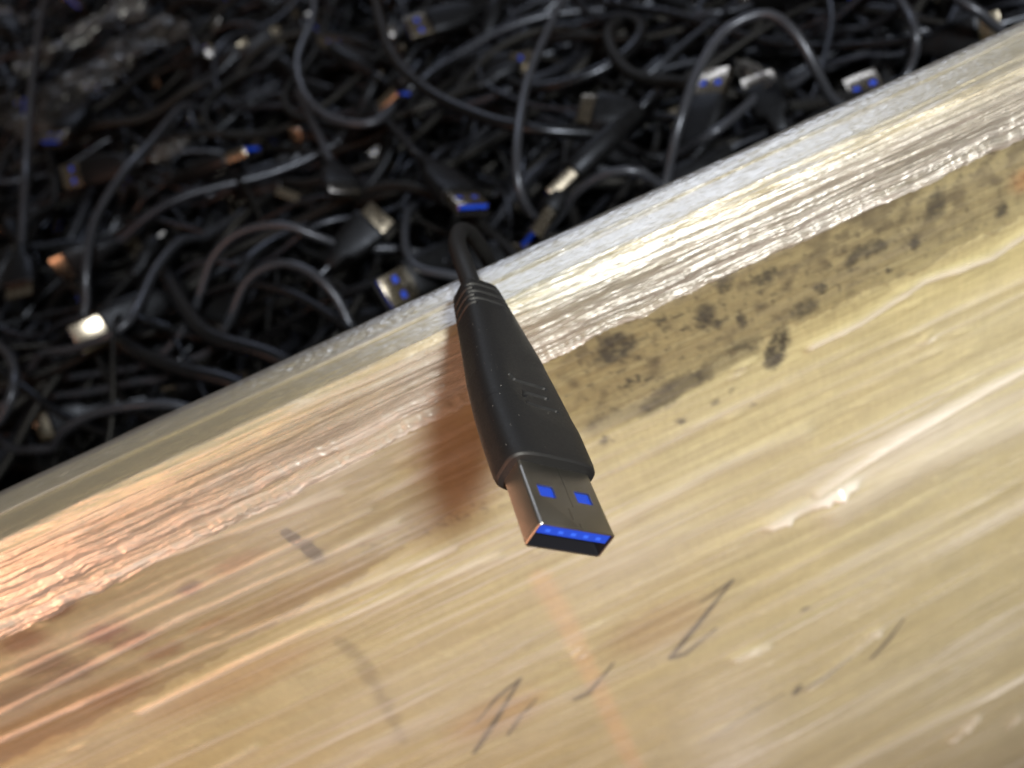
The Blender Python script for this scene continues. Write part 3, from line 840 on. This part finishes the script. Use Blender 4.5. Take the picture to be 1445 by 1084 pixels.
posed('cable arching low over the heap, middle of three arcs', [(322, 455, 2), (350, 395, 14), (395, 372, 18), (440, 385, 16), (475, 420, 8), (492, 455, 0)], None, 1.65, SL)
posed('cable arching low over the heap, lowest of three arcs beside the rim', [(270, 430, -2), (310, 408, 8), (360, 402, 12), (420, 418, 8), (490, 462, 0)], None, 1.65)
posed('cable running in a long bow from the left middle down beside the arcs', [(122, 380, 6), (135, 310, 14), (170, 250, 18), (210, 205, 16), (260, 150, 6)], None, 1.8, SL)
posed('cable curving along the lower left of the heap above the rim', [(60, 500, 2), (110, 490, 8), (180, 455, 12), (220, 380, 8), (255, 340, 2)], None, 1.8, SL)
posed('cable bent in an open hook at the lower left border', [(-20, 470, 0), (15, 505, 8), (20, 545, 10), (2, 590, 4), (-30, 620, 0)], None, 1.8, SL)
posed('cable lying as a pale bow right above the lower rim', [(90, 608, 0), (130, 585, 6), (185, 573, 8), (250, 572, 4)], None, 1.8, SL)
posed('cable arching close behind the rim between the tall loop and the bright plug', [(785, 310, 2), (815, 270, 14), (860, 244, 20), (905, 243, 18), (930, 262, 8)], None, 1.65, SL)
posed('cable dropping to the rim near the right end, right of the blue tongue', [(1250, -20, 10), (1285, 25, 14), (1292, 60, 10), (1284, 95, 2)], None, 1.65, SL)
posed('bluish cable crossing the far right top corner', [(1320, -20, 14), (1355, 2, 14), (1385, 20, 10), (1415, 45, 2)], None, 1.65, SL)
posed('cable lying straight in front of the tall loop, pale and short', [(965, 212, 0), (1000, 192, 8), (1032, 168, 8), (1090, 120, 0)], None, 1.65, SL)
posed('thick black cable with ribbed relief running down behind the left rim', [(230, 380, 0), (265, 440, 6), (300, 475, 8), (380, 500, 4)], None, 3.2)
posed('thick black cable lying along the rim left of the arcs', [(150, 470, 2), (200, 500, 6), (260, 522, 6), (330, 540, 2)], None, 3.0)

# the rest of the heap: every cable its own object, a random lie each


def wander(c, rs, n, z0, amp):
    h = rs.uniform(0, 2 * math.pi); kap = rs.choice((-1, 1)) * rs.uniform(.002, .022); p = np.zeros(2); pts = []
    mean = kap
    ph = [rs.uniform(0, 6.3) for _ in range(3)]; fr = [rs.uniform(.02, .05), rs.uniform(.05, .1), rs.uniform(.1, .2)]
    for i in range(n):
        kap = mean + .85 * (kap - mean) + rs.gauss(0, .005)
        if rs.random() < .05: mean = rs.choice((-1, 1)) * rs.uniform(.002, .024)
        h += kap * 8; p = p + 8 * np.array([math.cos(h), math.sin(h)])
        s = i * 8
        pts.append((p[0], p[1], z0 + amp * (math.sin(fr[0] * s + ph[0]) * .6 + math.sin(fr[1] * s + ph[1]) * .3)))
    P = np.array(pts); P[:, :2] += np.array(c) - P[:, :2].mean(0)
    return clampy(P)


def place(rs):
    while True:
        x, y = rs.uniform(-430, 380), rs.uniform(190, 1020)
        px, py = proj((x, y, PZ))
        if -160 < px < 1600 and -170 < py < 760: return x, y


rs = random.Random(21); heap_roots = []; shreds = []
for k in range(235):
    c = place(rs)
    top = k / 235
    z0 = PZ - 44 + 42 * top ** .8 + rs.uniform(-5, 5)
    P = wander(c, rs, rs.randint(45, 90), z0, rs.uniform(6, 17))
    P[:, 0] = np.clip(P[:, 0], -620, 620); P[:, 1] = np.minimum(P[:, 1], 1120)
    slate = rs.random() < .3; k1 = 'usb' if rs.random() < .5 else 'micro'
    look = ('slate grey cable' if slate else 'black cable')
    lab = ('slate grey' if slate else 'black') + (' cable buried in the heap, its blue tongued plug hardly showing' if k1 == 'usb' else ' cable buried in the heap, its flat thin plugs hardly showing')
    grp = 'tangled ' + ('slate' if slate else 'black') + (' cables with blue tongues' if k1 == 'usb' else ' cables with flat plugs')
    root = thing('usb_cable', lab, 'cable', W((P[:, 0].mean(), P[:, 1].mean(), P[:, 2].min() - 3)), grp)
    root['look'] = look + (' with blue tongued plug' if k1 == 'usb' else ' with flat thin plug'); heap_roots.append(root)
    m_ = M['cord_grey'] if slate else (M['cord_matt'] if rs.random() < .65 else M['cord'])
    up = (rs.uniform(-1, 1), rs.uniform(-1, 1), rs.uniform(-.2, 1))
    d = P[-1] - P[-3]; d[2] = rs.uniform(-6, 9); d /= np.linalg.norm(d); L = 47 if k1 == 'usb' else 29
    add_plug(root, P[-1] + d * (L + 4), d, up, k1)
    P = np.vstack([P, P[-1] + d * 7])
    if rs.random() < .7:
        d = P[0] - P[2]; d[2] = rs.uniform(-6, 6); d /= np.linalg.norm(d)
        add_plug(root, P[0] + d * 33, d, (rs.uniform(-1, 1), rs.uniform(-1, 1), rs.uniform(0, 1)), 'micro')
        P = np.vstack([P[0] + d * 7, P])
    add_cord(root, catmull(P, 5), rs.choice((1.1, 1.3, 1.5, 1.7, 1.9, 2.2, 2.8)), m_, 8)

# the mass beneath: cords one cannot tell apart
VV, QQ, n0 = [], [], 0
for k in range(330):
    c = place(rs)
    P = wander(c, rs, rs.randint(50, 90), PZ - 50 - 26 * rs.random(), 7)
    P[:, 0] = np.clip(P[:, 0], -620, 620); P[:, 1] = np.minimum(P[:, 1], 1120)
    V, Q = tube(catmull(P, 8), rs.choice((2.0, 2.4, 3.2)), 6)
    VV.append(V); QQ.append(Q + n0); n0 += len(V)
# a lumpy floor of packed cords under them
gx = np.linspace(-635, 635, 130); gy = np.linspace(128.5, 1138, 100); GX, GY = np.meshgrid(gx, gy, indexing='ij')
GZ = PZ - 74 + 8 * fbm(GX / 40, GY / 40, 4, 500)
VV.append(np.stack([GX, GY, GZ], -1).reshape(-1, 3)); QQ.append(grid_quads(130, 100) + n0)
hp = link('cable_heap', quad_mesh('cable_heap', W(np.vstack(VV)), np.vstack(QQ)), M['deep'])
hp['kind'] = 'stuff'; hp['label'] = 'dense mass of black cords under the tangled cables'; hp['category'] = 'cable heap'


# crumpled clear bags in the far left of the heap
def bag(px, py, lx, ly, rot, label, seed):
    c = at_z(px, py, PZ + 8)
    n = 70
    u, v = np.meshgrid(np.linspace(-1, 1, n), np.linspace(-1, 1, n), indexing='ij')
    X = u * lx; Y = v * ly * (1 - .25 * u)
    Z = 9 * fbm(u * 2.2 + 5, v * 1.6, 4, seed) + 6 * np.abs(fbm(u * 1.2, v * 4, 3, seed + 4)) + 5 * (1 - v * v)
    cr, sr = math.cos(rot), math.sin(rot)
    P = np.stack([c[0] + cr * X - sr * Y, c[1] + sr * X + cr * Y, c[2] + Z], -1).reshape(-1, 3)
    root_loc = W((c[0], c[1], PZ - 6))
    me = quad_mesh('plastic_bag', W(P) - root_loc, grid_quads(n, n))
    fattr(me, 'haze', np.clip(+.015 + .07 * sstep(-.1, .5, fbm(u * 3, v * 3, 3, seed + 9)), 0, 1))
    o = link('plastic_bag', me, M['bag'], None, root_loc); o['label'] = label; o['category'] = 'plastic bag'


bag(140, 110, 62, 22, .5, 'crumpled clear plastic bag lying on the cables at the upper left', 600)
bag(120, 55, 50, 9, .35, 'narrow grey folded plastic strip lying above the crumpled clear bag', 640)


# shreds of clear film lying among the cables
for k in range(16):
    x, y = place(rs)
    n = 26; lx, ly = rs.uniform(7, 18), rs.uniform(4, 9); rot = rs.uniform(0, 6.28)
    u, v = np.meshgrid(np.linspace(-1, 1, n), np.linspace(-1, 1, n), indexing='ij')
    Z = 5 * fbm(u * 1.8 + k, v * 1.6, 4, 700 + k) + 3 * (1 - v * v)
    X = u * lx * (1 + .2 * fbm(v * 2, u, 2, 720 + k)); Y = v * ly * (1 + .2 * fbm(u * 2, v, 2, 740 + k))
    P = np.stack([x + math.cos(rot) * X - math.sin(rot) * Y, y + math.sin(rot) * X + math.cos(rot) * Y, PZ + 4 + Z], -1).reshape(-1, 3)
    loc = W((x, y, PZ - 3))
    me = quad_mesh('film_shred', W(P) - loc, grid_quads(n, n))
    fattr(me, 'haze', np.clip(.06 + .10 * sstep(-.1, .5, fbm(u * 3, v * 3, 3, 760 + k)), 0, 1))
    o = link('film_shred', me, M['bag'], None, loc); o['label'] = 'crumpled shred of clear film sunk deep among the heaped cables'; o['category'] = 'film scrap'; o['group'] = 'shreds of clear film in the heap'; o['look'] = 'crumpled shred of clear film'; shreds.append(o)

# tell the cables of the heap apart: those whose plug the camera sees are named after what lies next to it
MARKS = [((1090, 40), 'the tall loop'), ((640, 255), 'the plug aimed at the rim'), ((45, 150), 'the upright grey cord'), ((405, 340), 'the three arcs'), ((600, 120), 'the long sweeping curve'),
         ((140, 100), 'the crumpled clear bag'), ((735, 170), 'the pale hanging cord'), ((440, 110), 'the nested coil'), ((350, 212), 'the blue ended plug'), ((880, 245), 'the low arch by the rim'),
         ((205, 250), 'the long bow'), ((160, 460), 'the curve by the rim'), ((95, 245), 'the warmly lit plug'), ((760, 320), 'the bright shell at the rim'), ((1285, 40), 'the far right cord')]
bpy.context.view_layer.update()
dg = bpy.context.evaluated_depsgraph_get(); eye = Vector((0, 0, CAMZ)); seen = {}


def spot(o):
    """picture position of the object's plug (or its own middle) if the camera has a clear view of it"""
    cand = [c for c in o.children if c.name.startswith('plug_shell')] + [c for c in o.children if c.name.startswith('plug_grip')] if o.type == 'EMPTY' else [o]
    for c in cand:
        mw = c.matrix_world
        pts = [mw @ Vector((0, 0, z)) for z in ((-.004, -.009) if 'shell' in c.name else (-.022,))] if o.type == 'EMPTY' else [mw @ v.co for v in list(c.data.vertices)[::37]]
        hits = 0
        for p in pts:
            q = np.array([p.x, p.y, p.z - CAMZ]) * 1000; px, py = proj(q)
            if not (0 < px < 1445 and 0 < py < 1084): continue
            d = (p - eye).normalized()
            ok, loc, nn, i, ob, mx = SC.ray_cast(dg, eye, d)
            if ok and (ob.name == c.name or (ob.parent and (ob.parent.name == o.name or ob.parent.name == c.name))): hits += 1; best = (px, py)
        if hits: return best
    return None


for o in heap_roots + shreds:
    p = spot(o)
    if p is None: continue
    for (mx_, my_), nm in sorted(MARKS, key=lambda k: math.hypot(k[0][0] - p[0], k[0][1] - p[1]))[:4]:
        dx, dy = p[0] - mx_, p[1] - my_
        w_ = ('lying right of ' if dx > 0 else 'lying left of ') if abs(dx) > abs(dy) else ('lying below ' if dy > 0 else 'lying above ')
        lab = o['look'] + ' ' + w_ + nm
        if lab not in seen:
            seen[lab] = o; o['label'] = lab; o['group'] = GRP if o in heap_roots else o['group']; break
print('named', len(seen))
for o in heap_roots + shreds: del o['look']
